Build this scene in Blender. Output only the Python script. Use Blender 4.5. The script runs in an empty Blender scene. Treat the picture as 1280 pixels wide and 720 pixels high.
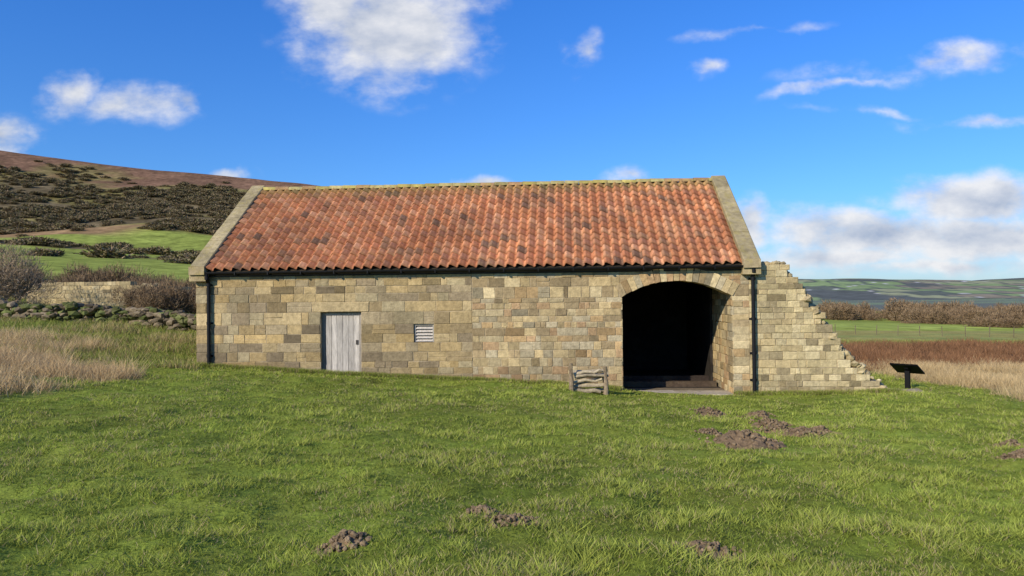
import bpy, math, random
import numpy as np
from mathutils import Vector, Matrix
random.seed(7); np.random.seed(7)
R=random.uniform
sc=bpy.context.scene
# ------------------------------------------------------------------ helpers
def h2(ix,iy,s): 
    v=np.sin(ix*127.1+iy*311.7+s*74.7)*43758.5453
    return v-np.floor(v)
def vn(x,y,s=0):
    x=np.asarray(x,float); y=np.asarray(y,float)
    ix=np.floor(x); iy=np.floor(y); fx=x-ix; fy=y-iy
    fx=fx*fx*(3-2*fx); fy=fy*fy*(3-2*fy)
    a=h2(ix,iy,s);b=h2(ix+1,iy,s);c=h2(ix,iy+1,s);d=h2(ix+1,iy+1,s)
    return (a*(1-fx)+b*fx)*(1-fy)+(c*(1-fx)+d*fx)*fy
def fbm(x,y,s=0,o=4):
    t=0;a=.5;n=0
    for i in range(o):
        t=t+a*vn(x*2**i,y*2**i,s+i*3.3); n+=a; a*=.5
    return t/n
def sstep(a,b,x):
    t=np.clip((np.asarray(x,float)-a)/(b-a),0,1); return t*t*(3-2*t)
def obj(name,me,parent=None,mat=None):
    o=bpy.data.objects.new(name,me); sc.collection.objects.link(o)
    if parent: o.parent=parent
    if mat: me.materials.append(mat)
    return o
def empty(name,loc=(0,0,0),rz=0):
    o=bpy.data.objects.new(name,None); sc.collection.objects.link(o)
    o.location=loc; o.rotation_euler=(0,0,rz); o.empty_display_size=.3
    return o
def np_mesh(name,V,F,C=None,smooth=False):
    V=np.asarray(V,np.float32); F=np.asarray(F,np.int32)
    k=F.shape[1]; me=bpy.data.meshes.new(name)
    me.vertices.add(len(V)); me.vertices.foreach_set('co',V.ravel())
    me.loops.add(F.size); me.loops.foreach_set('vertex_index',F.ravel())
    me.polygons.add(len(F)); me.polygons.foreach_set('loop_start',np.arange(0,F.size,k,dtype=np.int32))
    try: me.polygons.foreach_set('loop_total',np.full(len(F),k,np.int32))
    except Exception: pass
    me.polygons.foreach_set('use_smooth',np.full(len(F),smooth,bool))
    me.update(calc_edges=True)
    if C is not None:
        C=np.asarray(C,np.float32)
        C=np.hstack([C,np.ones((len(C),1),np.float32)])
        at=me.color_attributes.new('Col','FLOAT_COLOR','POINT'); at.data.foreach_set('color',C.ravel())
    return me
class MB:
    def __init__(s): s.v=[];s.f=[];s.c=[]
    def add(s,vs,fs,col):
        b=len(s.v); s.v+=[tuple(v) for v in vs]; s.f+=[tuple(i+b for i in f) for f in fs]; s.c+=[tuple(col)]*len(vs)
    def box(s,a,b,col=(.5,.5,.5),j=0):
        x0,y0,z0=a;x1,y1,z1=b
        vs=[(x0,y0,z0),(x1,y0,z0),(x1,y1,z0),(x0,y1,z0),(x0,y0,z1),(x1,y0,z1),(x1,y1,z1),(x0,y1,z1)]
        if j: vs=[(x+R(-j,j),y+R(-j,j),z+R(-j,j)) for x,y,z in vs]
        s.add(vs,[(0,3,2,1),(4,5,6,7),(0,1,5,4),(1,2,6,5),(2,3,7,6),(3,0,4,7)],col)
    def tube(s,pts,rad,n=10,col=(.1,.1,.1),cap=True):
        vs=[];fs=[]
        P=[Vector(p) for p in pts]
        if not hasattr(rad,'__len__'): rad=[rad]*len(P)
        for i,p in enumerate(P):
            t=(P[min(i+1,len(P)-1)]-P[max(i-1,0)]).normalized()
            u=t.cross(Vector((0,0,1)))
            if u.length<.05: u=t.cross(Vector((0,1,0)))
            u.normalize(); w=t.cross(u)
            for k in range(n):
                a=2*math.pi*k/n; vs.append(p+(u*math.cos(a)+w*math.sin(a))*rad[i])
        for i in range(len(P)-1):
            for k in range(n): fs.append((i*n+k,i*n+(k+1)%n,(i+1)*n+(k+1)%n,(i+1)*n+k))
        if cap: fs.append(tuple(range(n))[::-1]); fs.append(tuple((len(P)-1)*n+k for k in range(n)))
        s.add(vs,fs,col)
    def mesh(s,name,smooth=False):
        me=bpy.data.meshes.new(name); me.from_pydata(s.v,[],s.f); 
        at=me.color_attributes.new('Col','FLOAT_COLOR','POINT')
        C=np.hstack([np.array(s.c,np.float32),np.ones((len(s.c),1),np.float32)]); at.data.foreach_set('color',C.ravel())
        if smooth: me.polygons.foreach_set('use_smooth',[True]*len(me.polygons))
        me.update(); return me
# ------------------------------------------------------------------ materials
def mk(name):
    m=bpy.data.materials.new(name); m.use_nodes=True; nt=m.node_tree; nt.nodes.clear()
    return m,nt,nt.nodes,nt.links
def attr_mat(name,rough=.9,n1=(6,.3),n2=(.8,.2),bump=.4,bs=35,dist=.01,spec=.2,stain=None,stretch=(1,1,1)):
    m,nt,N,L=mk(name)
    out=N.new('ShaderNodeOutputMaterial'); p=N.new('ShaderNodeBsdfPrincipled'); L.new(p.outputs[0],out.inputs[0])
    p.inputs['Roughness'].default_value=rough; p.inputs['Specular IOR Level'].default_value=spec
    a=N.new('ShaderNodeAttribute'); a.attribute_name='Col'
    tc=N.new('ShaderNodeTexCoord'); mp=N.new('ShaderNodeMapping'); mp.inputs['Scale'].default_value=stretch
    L.new(tc.outputs['Object'],mp.inputs[0]); co=mp.outputs[0]
    col=a.outputs['Color']
    for sc_,am in (n1,n2):
        n=N.new('ShaderNodeTexNoise'); n.inputs['Scale'].default_value=sc_; n.inputs['Detail'].default_value=4; n.inputs['Roughness'].default_value=.65
        L.new(co,n.inputs['Vector'])
        r=N.new('ShaderNodeMapRange'); r.inputs[1].default_value=.3;r.inputs[2].default_value=.7;r.inputs[3].default_value=1-am;r.inputs[4].default_value=1+am
        L.new(n.outputs['Fac'],r.inputs[0])
        v=N.new('ShaderNodeVectorMath'); v.operation='SCALE'; L.new(col,v.inputs[0]); L.new(r.outputs[0],v.inputs['Scale']); col=v.outputs[0]
    if stain:
        for st in stain:
            (scl,lo,hi,c,amt)=st[:5]
            n=N.new('ShaderNodeTexNoise'); n.inputs['Scale'].default_value=scl; n.inputs['Detail'].default_value=6; n.inputs['Roughness'].default_value=.7
            if len(st)>5:
                mm=N.new('ShaderNodeMapping'); mm.inputs['Scale'].default_value=st[5]; L.new(tc.outputs['Object'],mm.inputs[0]); L.new(mm.outputs[0],n.inputs['Vector'])
            else: L.new(co,n.inputs['Vector'])
            r=N.new('ShaderNodeMapRange'); r.inputs[1].default_value=lo;r.inputs[2].default_value=hi;r.inputs[3].default_value=0;r.inputs[4].default_value=amt
            L.new(n.outputs['Fac'],r.inputs[0])
            mx=N.new('ShaderNodeMix'); mx.data_type='RGBA'; L.new(r.outputs[0],mx.inputs[0]); L.new(col,mx.inputs[6]); mx.inputs[7].default_value=(*c,1); col=mx.outputs[2]
    L.new(col,p.inputs['Base Color'])
    n=N.new('ShaderNodeTexNoise'); n.inputs['Scale'].default_value=bs; n.inputs['Detail'].default_value=4; L.new(co,n.inputs['Vector'])
    b=N.new('ShaderNodeBump'); b.inputs['Strength'].default_value=bump; b.inputs['Distance'].default_value=dist
    L.new(n.outputs['Fac'],b.inputs['Height']); L.new(b.outputs[0],p.inputs['Normal'])
    return m
def leaf_mat(name,trans=.3):
    m,nt,N,L=mk(name)
    out=N.new('ShaderNodeOutputMaterial'); a=N.new('ShaderNodeAttribute'); a.attribute_name='Col'
    d=N.new('ShaderNodeBsdfDiffuse'); L.new(a.outputs['Color'],d.inputs[0])
    if trans==0: L.new(d.outputs[0],out.inputs[0]); return m
    t=N.new('ShaderNodeBsdfTranslucent'); mx=N.new('ShaderNodeMixShader'); mx.inputs[0].default_value=trans
    L.new(a.outputs['Color'],t.inputs[0]); L.new(d.outputs[0],mx.inputs[1]); L.new(t.outputs[0],mx.inputs[2]); L.new(mx.outputs[0],out.inputs[0])
    return m
M_stone=attr_mat('sandstone',.92,(9,.28),(1.0,.14),.95,24,.016,.12,stain=[(1.5,.50,.78,(.17,.13,.07),.5),(15,.60,.75,(.11,.09,.055),.55),(1.0,.55,.75,(.16,.13,.08),.45,(2.2,2.2,.45))])
M_mortar=attr_mat('lime_mortar',.95,(12,.2),(1,.2),.6,60,.006,.1)
M_dark=attr_mat('shade_painted_interior_stone',.95,(5,.3),(1,.3),.5,30,.01,.05)  # interior stone; the room's shade is painted into its near-black colour
M_tile=attr_mat('clay_pantile',.88,(13,.24),(1.0,.12),.5,50,.005,.12,stain=[(6.0,.58,.80,(.09,.06,.04),.5),(28,.55,.70,(.40,.30,.16),.5),(2.0,.56,.72,(.42,.30,.14),.28)])
M_cope=attr_mat('lichened_coping',.92,(8,.3),(1.5,.25),.8,30,.012,.1,stain=[(5,.5,.65,(.36,.29,.09),.6),(16,.55,.7,(.09,.08,.055),.7)])
M_iron=attr_mat('black_painted_iron',.6,(9,.2),(1,.1),.15,40,.003,.2)
M_wood=attr_mat('weathered_wood',.85,(14,.3),(2,.2),.6,40,.006,.15,stretch=(3,3,.35),stain=[(9,.58,.7,(.14,.125,.11),.5)])
M_log=attr_mat('bark_wood',.9,(18,.35),(3,.25),.7,40,.008,.1)
M_soil=attr_mat('molehill_soil',1,(20,.35),(4,.2),1,60,.012,.05)
M_ground=attr_mat('turf_ground',1,(9,.35),(.7,.2),.6,25,.03,.05)
M_hill=attr_mat('hillside_turf',1,(.35,.4),(.06,.25),.3,.6,.5,.02)
M_far=attr_mat('distant_land',1,(.02,.22),(.004,.12),.1,.05,.5,0)
M_grass=leaf_mat('grass_blade',.3)
M_twig=leaf_mat('twig_foliage',0)
M_plastic=attr_mat('black_board',.6,(9,.1),(1,.1),.05,40,.003,.15)
# ------------------------------------------------------------------ barn frame
TH=math.radians(4.1); BX,BY=-8.757,20.51
def to_local(x,y):
    dx=x-BX; dy=y-BY
    s=dx*math.cos(TH)-dy*math.sin(TH); d=dx*math.sin(TH)+dy*math.cos(TH); return s,d
# ------------------------------------------------------------------ terrain
XS=[-6000,-300,-100,-60,-30,-20,-14,-8.75,-5,1,4,6.4,10,20,40,100,300,6000]
ROWS=[(-400,[3,3,2,1.5,1,.8,.5,.3,.2,.1,.1,0,0,-.1,-.2,-.5,-1,-5]),
(0,[3,3,1.5,1,.6,.4,.3,.15,.05,0,0,0,0,-.1,-.2,-.5,-1,-5]),
(20,[4,4,3,2.2,1.3,.9,.4,-.2,-.42,-.71,-.97,-1.03,-.97,-1.1,-1.3,-1.8,-4,-20]),
(30,[5,5,4,3,1.6,1.1,.85,.3,-.1,-.9,-1.1,-1.1,-1.1,-1.3,-1.5,-2,-5,-20]),
(40,[6,6,5,3.6,1.9,1.4,1.2,.8,.4,0,-.5,-.8,-1.1,-1.5,-1.7,-2,-5,-20]),
(70,[7,7,6,4.6,3.0,2.5,2.2,1.8,1.4,.8,.2,-.5,-1,-1.6,-1.9,-2.6,-6,-20]),
(110,[9,9,8,6,4,3,2.6,2,1.6,1,0,-.8,-1.5,-1.9,-2.2,-3.4,-8,-20]),
(200,[6,6,6,5,3,2,1,0,-1,-2,-3,-3,-4,-5,-6,-7,-9,-25]),
(6000,[-30]*18),(9000,[-30]*18)]
def H0(x,y):
    x=np.asarray(x,float); y=np.asarray(y,float)
    z=np.zeros(np.broadcast(x,y).shape); x=np.broadcast_to(x,z.shape); y=np.broadcast_to(y,z.shape)
    vals=[np.interp(x,XS,r[1]) for r in ROWS]; ys=[r[0] for r in ROWS]
    for i in range(len(ROWS)-1):
        m=(y>=ys[i])&(y<=ys[i+1]); t=(y-ys[i])/(ys[i+1]-ys[i])
        z=np.where(m,vals[i]*(1-t)+vals[i+1]*t,z)
    return z
def HG(x,y):
    x=np.asarray(x,float); y=np.asarray(y,float)
    z=H0(x,y)
    near=1-sstep(45,70,np.hypot(x,y))
    l=(fbm(x*2.1,y*2.1,5,3)-.5)*.20+(fbm(x*.3,y*.3,9,3)-.5)*.14
    s,d=to_local(x,y)
    dist=np.maximum(np.maximum(-s,s-18.5),np.maximum(-d,d-8))
    wallf=sstep(-.2,1.5,dist)*.85+.15
    z=z+l*near*wallf
    inside=(d>.15)&(d<7.6)&(s>.2)&(s<15)
    return np.where(inside,np.minimum(z,-1.15),z)
def zone(x,y):
    n=(fbm(x*.35,y*.35,21,3)-.5)
    dl=sstep(0,.9,(-9.0-np.maximum(0,y-17)*.6)-x+n*4)*sstep(12.4,13.8,y+n*3)*(1-sstep(21,24,y+n*7))
    dr=sstep(0,1.2,x-11.4+n*3)*sstep(15.2,17.5,y+n*4)*(1-sstep(26,30,y+n*4))
    br=sstep(0,2,x-11+n*5)*sstep(24,27,y+n*5)*(1-sstep(42,48,y+n*7-(x-14)*.15))
    return dl,dr,br
def graded(a,b,st,lim,ratio):
    c=list(np.arange(a,b,st)); s=st; v=c[-1]
    up=[]
    while v<lim: s*=ratio; v+=s; up.append(v)
    return c,up
cx,up=graded(-17,17,.14,6500,1.045); dn=[-(u) for u in up][::-1]
gx=np.array(dn+cx+up); 
cy,upy=graded(1,23,.14,7500,1.045)
gy=np.array([-350,-200,-100,-50,-25,-12,-6,-3,-1.5,-.5,.3]+cy+upy)
GX,GY=np.meshgrid(gx,gy); Z=HG(GX,GY)
nx,ny=len(gx),len(gy)
V=np.stack([GX.ravel(),GY.ravel(),Z.ravel()],1)
i,j=np.meshgrid(np.arange(nx-1),np.arange(ny-1)); b=(j*nx+i).ravel()
F=np.stack([b,b+1,b+nx+1,b+nx],1)
x,y=V[:,0],V[:,1]
dl,dr,br=zone(x,y)
n1=fbm(x*.5,y*.5,31,4)[:,None]; n2=fbm(x*3,y*3,35,3)[:,None]
lawn=np.array([.16,.205,.03])*(.6+.8*n1)+np.array([.07,.03,.01])*(n2-.3)
C=lawn
C=C*(1-dl[:,None])+np.array([.30,.22,.12])*dl[:,None]
C=C*(1-dr[:,None])+np.array([.30,.23,.12])*dr[:,None]
C=C*(1-br[:,None])+np.array([.22,.12,.06])*(.6+.8*n1)*br[:,None]
ff=(sstep(42,52,y)*sstep(8,12,x))[:,None]
C=C*(1-ff)+(np.array([.25,.28,.075])*(.75+.5*n1)+np.array([.10,.02,.01])*sstep(.42,.6,fbm(x*.06,y*.12,77,3))[:,None])*ff
wf=sstep(0,6,y-np.interp(x,[0,42,50,200],[108,104,66,60])+fbm(x*.1,y*.1,3,2)*8-4)*sstep(15,25,x)
wf=np.where(y>115,1,wf)*(1-sstep(180,260,y)); wf=wf[:,None]
C=C*(1-wf)+np.array([.15,.105,.055])*wf
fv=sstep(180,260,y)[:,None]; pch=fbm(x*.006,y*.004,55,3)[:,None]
C=C*(1-fv)+(np.where(pch>.5,np.array([.22,.27,.11]),np.array([.15,.15,.09]))*.75+np.array([.15,.19,.23])*.25)*fv  # far fields blended towards blue-grey, aerial haze painted into the colour
C=np.clip(C,.004,1)
me=np_mesh('ground',V,F,C,True); obj('ground',me,mat=M_ground)
# ------------------------------------------------------------------ hillside
def HH(x,y):
    Rr=np.interp(x,[-900,-600,-310,-216,-126,-60,0,60,120,250],[140,120,89,76,66,56,42,20,0,-20])
    t=np.clip((y-58)/392,0,None)
    g=np.where(t<1,np.clip(t,0,1)**1.65,1+.05*(t-1))
    und=(fbm(x*.012,y*.012,51,4)-.5)*9*sstep(70,200,y)*(1-.6*sstep(330,450,y))
    return H0(x,np.minimum(y,199))-.8+Rr*g+und+.9*sstep(58,75,y)
hx=np.arange(-700,260,3.0); hy=np.concatenate([np.arange(56,480,2.5),np.arange(480,900,25.0)])
GX,GY=np.meshgrid(hx,hy); Zh=HH(GX,GY); nx,ny=len(hx),len(hy)
V=np.stack([GX.ravel(),GY.ravel(),Zh.ravel()],1)
i,j=np.meshgrid(np.arange(nx-1),np.arange(ny-1)); b=(j*nx+i).ravel(); F=np.stack([b,b+1,b+nx+1,b+nx],1)
def hzone(x,y):
    n=fbm(x*.02,y*.02,61,4)-.5; m=fbm(x*.05,y*.05,65,3)-.5
    yy=y+n*70
    moor=sstep(365,425,y+n*110+m*60)
    scrub=sstep(232,245,yy+m*50)*(1-moor)
    scrub2=sstep(150,158,yy+m*20)*(1-sstep(182,192,yy+m*20))*sstep(.44,.5,fbm(x*.018,y*.03,81,2)+.02)
    tan=sstep(205,215,yy)*(1-sstep(250,262,yy))*sstep(-105,-125,x)
    return moor,np.clip(scrub+scrub2,0,1)*(1-tan),tan
x,y=V[:,0],V[:,1]; moor,scr,tan=hzone(x,y)
n1=fbm(x*.04,y*.04,91,4)[:,None]
n3=fbm(x*.13,y*.13,95,3)[:,None]
C=np.array([.26,.30,.06])*(.65+.7*n1)
sc_c=np.array([.15,.115,.06])*(.35+1.2*n3)+np.array([.05,.05,.0])*sstep(.5,.6,n1)
C=C*(1-scr[:,None])+sc_c*scr[:,None]
for m_,c_ in ((tan,(.30,.19,.09)),(moor,(.20,.115,.068))):
    C=C*(1-m_[:,None])+np.array(c_)*(.3+.5*n1+.8*n3)*m_[:,None]
me=np_mesh('hillside',V,F,C,True); obj('hillside',me,mat=M_hill)
# distant hills
dx=np.arange(-1500,7000,24.); dy=np.concatenate([[2400],np.arange(2500,5400,40.)])
GX,GY=np.meshgrid(dx,dy)
ridge=66+50*fbm(dx*.0007+3,dx*0,5,3)+14*fbm(dx*.003,dx*0,8,3)
g=sstep(2500,4900,GY)
Zd=-34+ridge[None,:]*1.38*g+34*(fbm(GX*.0012,GY*.0016,12,3)-.5)*np.sin(np.pi*np.clip((GY-2400)/2900,0,1))
wx=GX+120*(fbm(GX*.003,GY*.003,70,2)-.5); wy=GY+160*(fbm(GX*.003,GY*.003,71,2)-.5)
ci=np.floor(wx/190+ .4*np.floor(wy/230)); cj=np.floor(wy/230); rnd=h2(ci,cj,4)[...,None]
pal=np.where(rnd<.4,np.array([.26,.35,.09]),np.where(rnd<.62,np.array([.36,.36,.15]),np.where(rnd<.8,np.array([.30,.23,.12]),np.array([.10,.11,.055]))))
edge=(np.minimum(np.abs(wx/190+.4*cj-ci-.0),np.abs(wy/230-cj))<.12)[...,None]
pal=np.where(edge,np.array([.06,.07,.04]),pal)
wood=sstep(.56,.62,fbm(GX*.002,GY*.002,88,4))[...,None]; pal=pal*(1-wood)+np.array([.08,.08,.05])*wood
pal=pal*.68+np.array([.19,.22,.25])*.32  # painted haze: field colours mixed with a pale blue
spk=(h2(np.floor(GX/24),np.floor(GY/40),9)>.988)[...,None]; pal=np.where(spk&(wood<.5),np.array([.55,.52,.48]),pal)
nx,ny=len(dx),len(dy)
i,j=np.meshgrid(np.arange(nx-1),np.arange(ny-1)); b=(j*nx+i).ravel(); F=np.stack([b,b+1,b+nx+1,b+nx],1)
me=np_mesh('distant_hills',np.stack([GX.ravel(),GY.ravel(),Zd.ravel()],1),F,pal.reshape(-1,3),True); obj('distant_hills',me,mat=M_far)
# ------------------------------------------------------------------ scrub / bushes
def scrub_mesh(name,n,rx,rz,size,cols,twig=False,seed=0,lobes=7,base=.0,wd_=.035):
    rs=np.random.RandomState(seed)
    cen=np.stack([rs.uniform(-.6,.6,lobes)*rx,rs.uniform(-.6,.6,lobes)*rx,rs.uniform(.3,.75,lobes)*rz],1)
    rad=rs.uniform(.3,.55,lobes)
    k=rs.randint(0,lobes,n); d=rs.normal(size=(n,3)); d/=np.linalg.norm(d,axis=1)[:,None]
    r=rs.uniform(.15,1,n)**.5
    P=cen[k]+d*r[:,None]*rad[k][:,None]*np.array([rx,rx,rz*.9])
    P[:,2]=np.abs(P[:,2])+base
    if twig:
        D=d*.6+rs.normal(size=(n,3))*.5; D[:,2]+=.6; D/=np.linalg.norm(D,axis=1)[:,None]
        Lh=size*rs.uniform(.5,1.3,n)[:,None]; side=np.cross(D,rs.normal(size=(n,3))); side/=np.linalg.norm(side,axis=1)[:,None]
        w=size*wd_
        A=P-side*w; B=P+side*w; T=P+D*Lh
    else:
        a=rs.normal(size=(n,3)); b_=rs.normal(size=(n,3)); A=P+a*size*.5; B=P+b_*size*.5; T=P+rs.normal(size=(n,3))*size*.5
    V=np.stack([A,B,T],1).reshape(-1,3); F=np.arange(3*n).reshape(-1,3)
    cc=np.array(cols)[rs.randint(0,len(cols),n)]*rs.uniform(.6,1.35,(n,1))
    C=np.repeat(cc,3,0)
    return np_mesh(name,V,F,C)
olive=[(.22,.18,.095),(.25,.19,.105),(.18,.165,.07),(.27,.195,.125)]
brown=[(.22,.15,.085),(.27,.18,.10),(.17,.12,.07),(.30,.215,.125)]
sm=[scrub_mesh('scrub_mesh_%d'%i,900,2.8,2.4,.8,olive,True,seed=i,lobes=7,wd_=.16) for i in range(4)]
hs=empty('hillside_scrub')
cnt=0
rs=np.random.RandomState(3)
TT=rs.uniform(-.82,-.26,9000); YY=rs.uniform(110,440,9000); XX=TT*YY
m_,s_,t_=hzone(XX,YY); ZZ=HH(XX,YY); q_=fbm(XX*.03,YY*.03,17,3)
for it in range(9000):
    yy=YY[it]; xx=XX[it]
    p=s_[it]*.9+m_[it]*.03+.010+t_[it]*.06
    if q_[it]<.42: p*=.25
    if rs.rand()>p*min(1,(yy/300)): continue
    o=obj('scrub',sm[rs.randint(4)],hs); o.location=(xx,yy,ZZ[it]-.5); s=rs.uniform(.4,1.05); o.scale=(s*1.7,s*1.7,s*rs.uniform(.5,1.0)); o.rotation_euler=(0,0,rs.uniform(0,6.3))
    cnt+=1
    if cnt>1500: break
for m in sm: m.materials.append(M_twig)
wm=[scrub_mesh('wood_mesh_%d'%i,3200,2.4,3.2,.5,brown,True,seed=20+i,lobes=9,wd_=.07) for i in range(4)]
for m in wm: m.materials.append(M_twig)
wd=empty('bare_woodland')
cnt=0
while cnt<640:
    xx=rs.uniform(34,150); yy=rs.uniform(60,175)
    edge=float(np.interp(xx,[0,42,50,200],[108,104,66,60]))
    if yy<edge+rs.uniform(0,6) or xx/yy>.85: continue
    if fbm(np.array([xx*.06]),np.array([yy*.06]),44,2)[0]<.34: continue
    z=float(HG(np.array([xx]),np.array([yy]))[0])
    hv=float(vn(xx*.09,yy*.05,55))
    o=obj('shrub',wm[rs.randint(4)],wd); s=rs.uniform(.5,1.0)*(.5+.7*hv); o.location=(xx,yy,z-.2); o.scale=(s*1.15,s*1.15,s*rs.uniform(.7,1.25)); o.rotation_euler=(0,0,rs.uniform(0,6.3)); cnt+=1
hm=[scrub_mesh('thicket_mesh_%d'%i,5200,1.5,1.9,.32,brown,twig=True,seed=40+i,lobes=9) for i in range(3)]
for m in hm: m.materials.append(M_twig)
th=empty('bramble_thicket')
for k in range(46):
    xx=-44+k*.75+R(-.4,.4); yy=43+R(-1.5,2.5)
    if xx>-9: continue
    z=float(HG(np.array([xx]),np.array([yy]))[0])
    o=obj('thicket',hm[k%3],th); s=R(.75,1.1); o.location=(xx,yy,z-.2); o.scale=(s*1.1,s*1.1,s); o.rotation_euler=(0,0,R(0,6.3))
for k in range(9):
    xx=-17.2+k*.6; yy=33+R(-.6,.8); z=float(HG(np.array([xx]),np.array([yy]))[0])
    o=obj('thicket',hm[k%3],th); s=R(.6,.85); o.location=(xx,yy,z-.2); o.scale=(s,s,s); o.rotation_euler=(0,0,R(0,6.3))
def tree_bush(name,loc,H,W,seed,n=38):
    rs=random.Random(seed); mb=MB()
    def grow(p,d,l,r,dep):
        q=p+d*l; m=p+d*l*.5+Vector((rs.uniform(-1,1),rs.uniform(-1,1),rs.uniform(-1,1)))*l*.08
        c=rs.uniform(.6,1.2); col=(.22*c,.17*c,.12*c)
        mb.tube([p,m,q],[r,r*.8,r*.6],4 if dep>1 else 6,col,False)
        if dep>=5: return
        for k in range(3 if dep>0 else 5):
            nd=(d+Vector((rs.uniform(-1,1),rs.uniform(-1,1),rs.uniform(-.5,.8)))*.85).normalized()
            grow(p+d*l*rs.uniform(.55,1),nd,l*rs.uniform(.62,.85),max(r*.55,.006),dep+1)
    for k in range(4):
        grow(Vector((rs.uniform(-.2,.2),rs.uniform(-.2,.2),0)),Vector((rs.uniform(-.7,.7),rs.uniform(-.7,.7),1)).normalized(),H*.27,.07,0)
    e=empty(name,loc); obj('branches',mb.mesh('branches'),e,M_log)
    me=scrub_mesh('twigs',9000,W,H*.95,.3,[(.32,.235,.15),(.24,.18,.11),(.38,.28,.18)],True,seed,14); obj('twigs',me,e,M_twig)
    return e
z=float(HG(np.array([-22.6]),np.array([33.]))[0]); tree_bush('hawthorn_bush',(-22.6,33,z-.1),2.9,2.7,5)
z=float(HG(np.array([-26.6]),np.array([34.]))[0]); tree_bush('hawthorn_bush',(-26.8,34,z-.1),2.3,2.2,8)
# ------------------------------------------------------------------ stone blocks
def block(mb,fr,q,d0,d1,bev,col):
    q=[(a+R(-.009,.009),b+R(-.007,.007)) for a,b in q]
    cs=sum(a for a,b in q)/4; cz=sum(b for a,b in q)/4
    def ins(p,k):
        ds=cs-p[0]; dz=cz-p[1]; return (p[0]+math.copysign(min(abs(ds),k),ds),p[1]+math.copysign(min(abs(dz),k),dz))
    t1=R(-.006,.006);t2=R(-.006,.006)
    vs=[]
    for k,p in enumerate(q):
        a=ins(p,bev*R(.6,1.8)); vs.append(fr(a[0],d0+(t1 if k in(0,3) else t2),a[1]))
    for p in q: vs.append(fr(p[0],d0+bev*.75,p[1]))
    for p in q: vs.append(fr(p[0],d1,p[1]))
    fs=[(0,1,2,3)]
    for k in range(4):
        n=(k+1)%4; fs+=[(4+k,4+n,n,k),(8+k,8+n,4+n,4+k)]
    fs.append((11,10,9,8))
    mb.add(vs,fs,col)
def courses(breaks,hr):
    out=[breaks[0]]
    for a,b in zip(breaks,breaks[1:]):
        n=max(1,round((b-a)/R(*hr))); w=[R(.75,1.3) for _ in range(n)]; t=sum(w); z=a
        for k in range(n): z+=(b-a)*w[k]/t; out.append(z)
    return out
def stonecol(kind):
    r=random.random()
    if kind=='old':
        base=random.choice([(.44,.325,.16),(.40,.29,.14),(.47,.355,.185),(.31,.23,.12),(.38,.305,.175),(.45,.32,.145),(.34,.265,.155),(.28,.215,.13)])
    elif kind=='mid':
        base=random.choice([(.48,.365,.19),(.52,.41,.23),(.38,.28,.15),(.48,.36,.185),(.42,.275,.145),(.42,.345,.215),(.34,.255,.14),(.46,.31,.15)])
    else:
        base=random.choice([(.50,.40,.215),(.45,.36,.19),(.52,.425,.24),(.37,.295,.165),(.47,.365,.19)])
    k=R(.76,1.16)
    if r<.09:k*=.64
    return tuple(c*k for c in base)
def fill(mb,fr,zs,smin,smax,wr,kind,holes=(),d0=0,d1=.1,gap=.009,low=None,pr=.007):
    for z0,z1 in zip(zs,zs[1:]):
        zm=(z0+z1)/2; segs=[(smin(zm),smax(zm))]
        for h in holes:
            r=h(zm)
            if not r: continue
            ns=[]
            for a,b in segs:
                if r[1]<=a or r[0]>=b: ns.append((a,b)); continue
                if r[0]>a: ns.append((a,r[0]))
                if r[1]<b: ns.append((r[1],b))
            segs=ns
        for a,b in segs:
            L=b-a
            if L<.04: continue
            hh=z1-z0; n=max(1,round(L/R(*wr)/ (1 if hh>.2 else .85))); w=[R(.45,1.6) for _ in range(n)]; t=sum(w); p=a
            for k in range(n):
                e=p+L*w[k]/t
                g=gap*R(.5,1.3)
                col=stonecol(kind)
                if low:
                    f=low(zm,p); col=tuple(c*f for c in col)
                parts=[(z0,z1)]
                if hh>.23 and random.random()<.16:
                    zz=z0+hh*R(.4,.6); parts=[(z0,zz),(zz,z1)]
                for (za,zb) in parts:
                    block(mb,fr,[(p+g/2,za+g/2),(e-g/2,za+g/2),(e-g/2,zb-g/2),(p+g/2,zb-g/2)],d0+R(-pr,pr*.7),d1,R(.006,.014),col)
                p=e
barn=empty('stone_barn',(BX,BY,0),-TH)
fr0=lambda s,d,z:(s,d,z)
AC=13.14;AZ=-.659;RI=2.679;RO=3.03;HW=1.44
def archhole(z):
    if z<1.6: return (AC-HW,AC+HW)
    if z>AZ+2.85: return None
    c=math.sqrt(2.85**2-(z-AZ)**2); hw=min(c,1.46+(z-1.6)*.64) if z<1.9 else c
    return (AC-hw,AC+hw)
mb=MB()
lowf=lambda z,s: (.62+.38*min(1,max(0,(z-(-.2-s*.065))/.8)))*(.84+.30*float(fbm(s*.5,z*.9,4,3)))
zs=courses([-1.3,-.42,.43,.93,1.27,1.55,2.39],(.22,.30))
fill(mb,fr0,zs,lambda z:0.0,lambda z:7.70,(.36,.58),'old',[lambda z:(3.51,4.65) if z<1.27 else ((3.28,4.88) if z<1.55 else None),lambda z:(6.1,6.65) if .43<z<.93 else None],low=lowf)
block(mb,fr0,[(3.29,1.28),(4.87,1.28),(4.87,1.545),(3.29,1.545)],-.008,.3,.012,(.42,.32,.17))
zs=courses([-1.3,-.95,0,.8,1.6,1.9,2.39],(.16,.24))
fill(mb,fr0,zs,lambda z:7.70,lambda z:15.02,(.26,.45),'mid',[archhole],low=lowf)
pz=[-1.3,-.97,-.68,-.45,-.2,.33,1.06,1.75,2.1,2.38]; ps=[18.6,18.5,18.35,18.0,17.72,17.30,16.90,16.40,16.12,15.96]
jit={}
def ruin(z):
    k=round(z,3)
    if k not in jit: jit[k]=R(-.15,.12)
    return float(np.interp(z,pz,ps))+jit[k]
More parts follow.
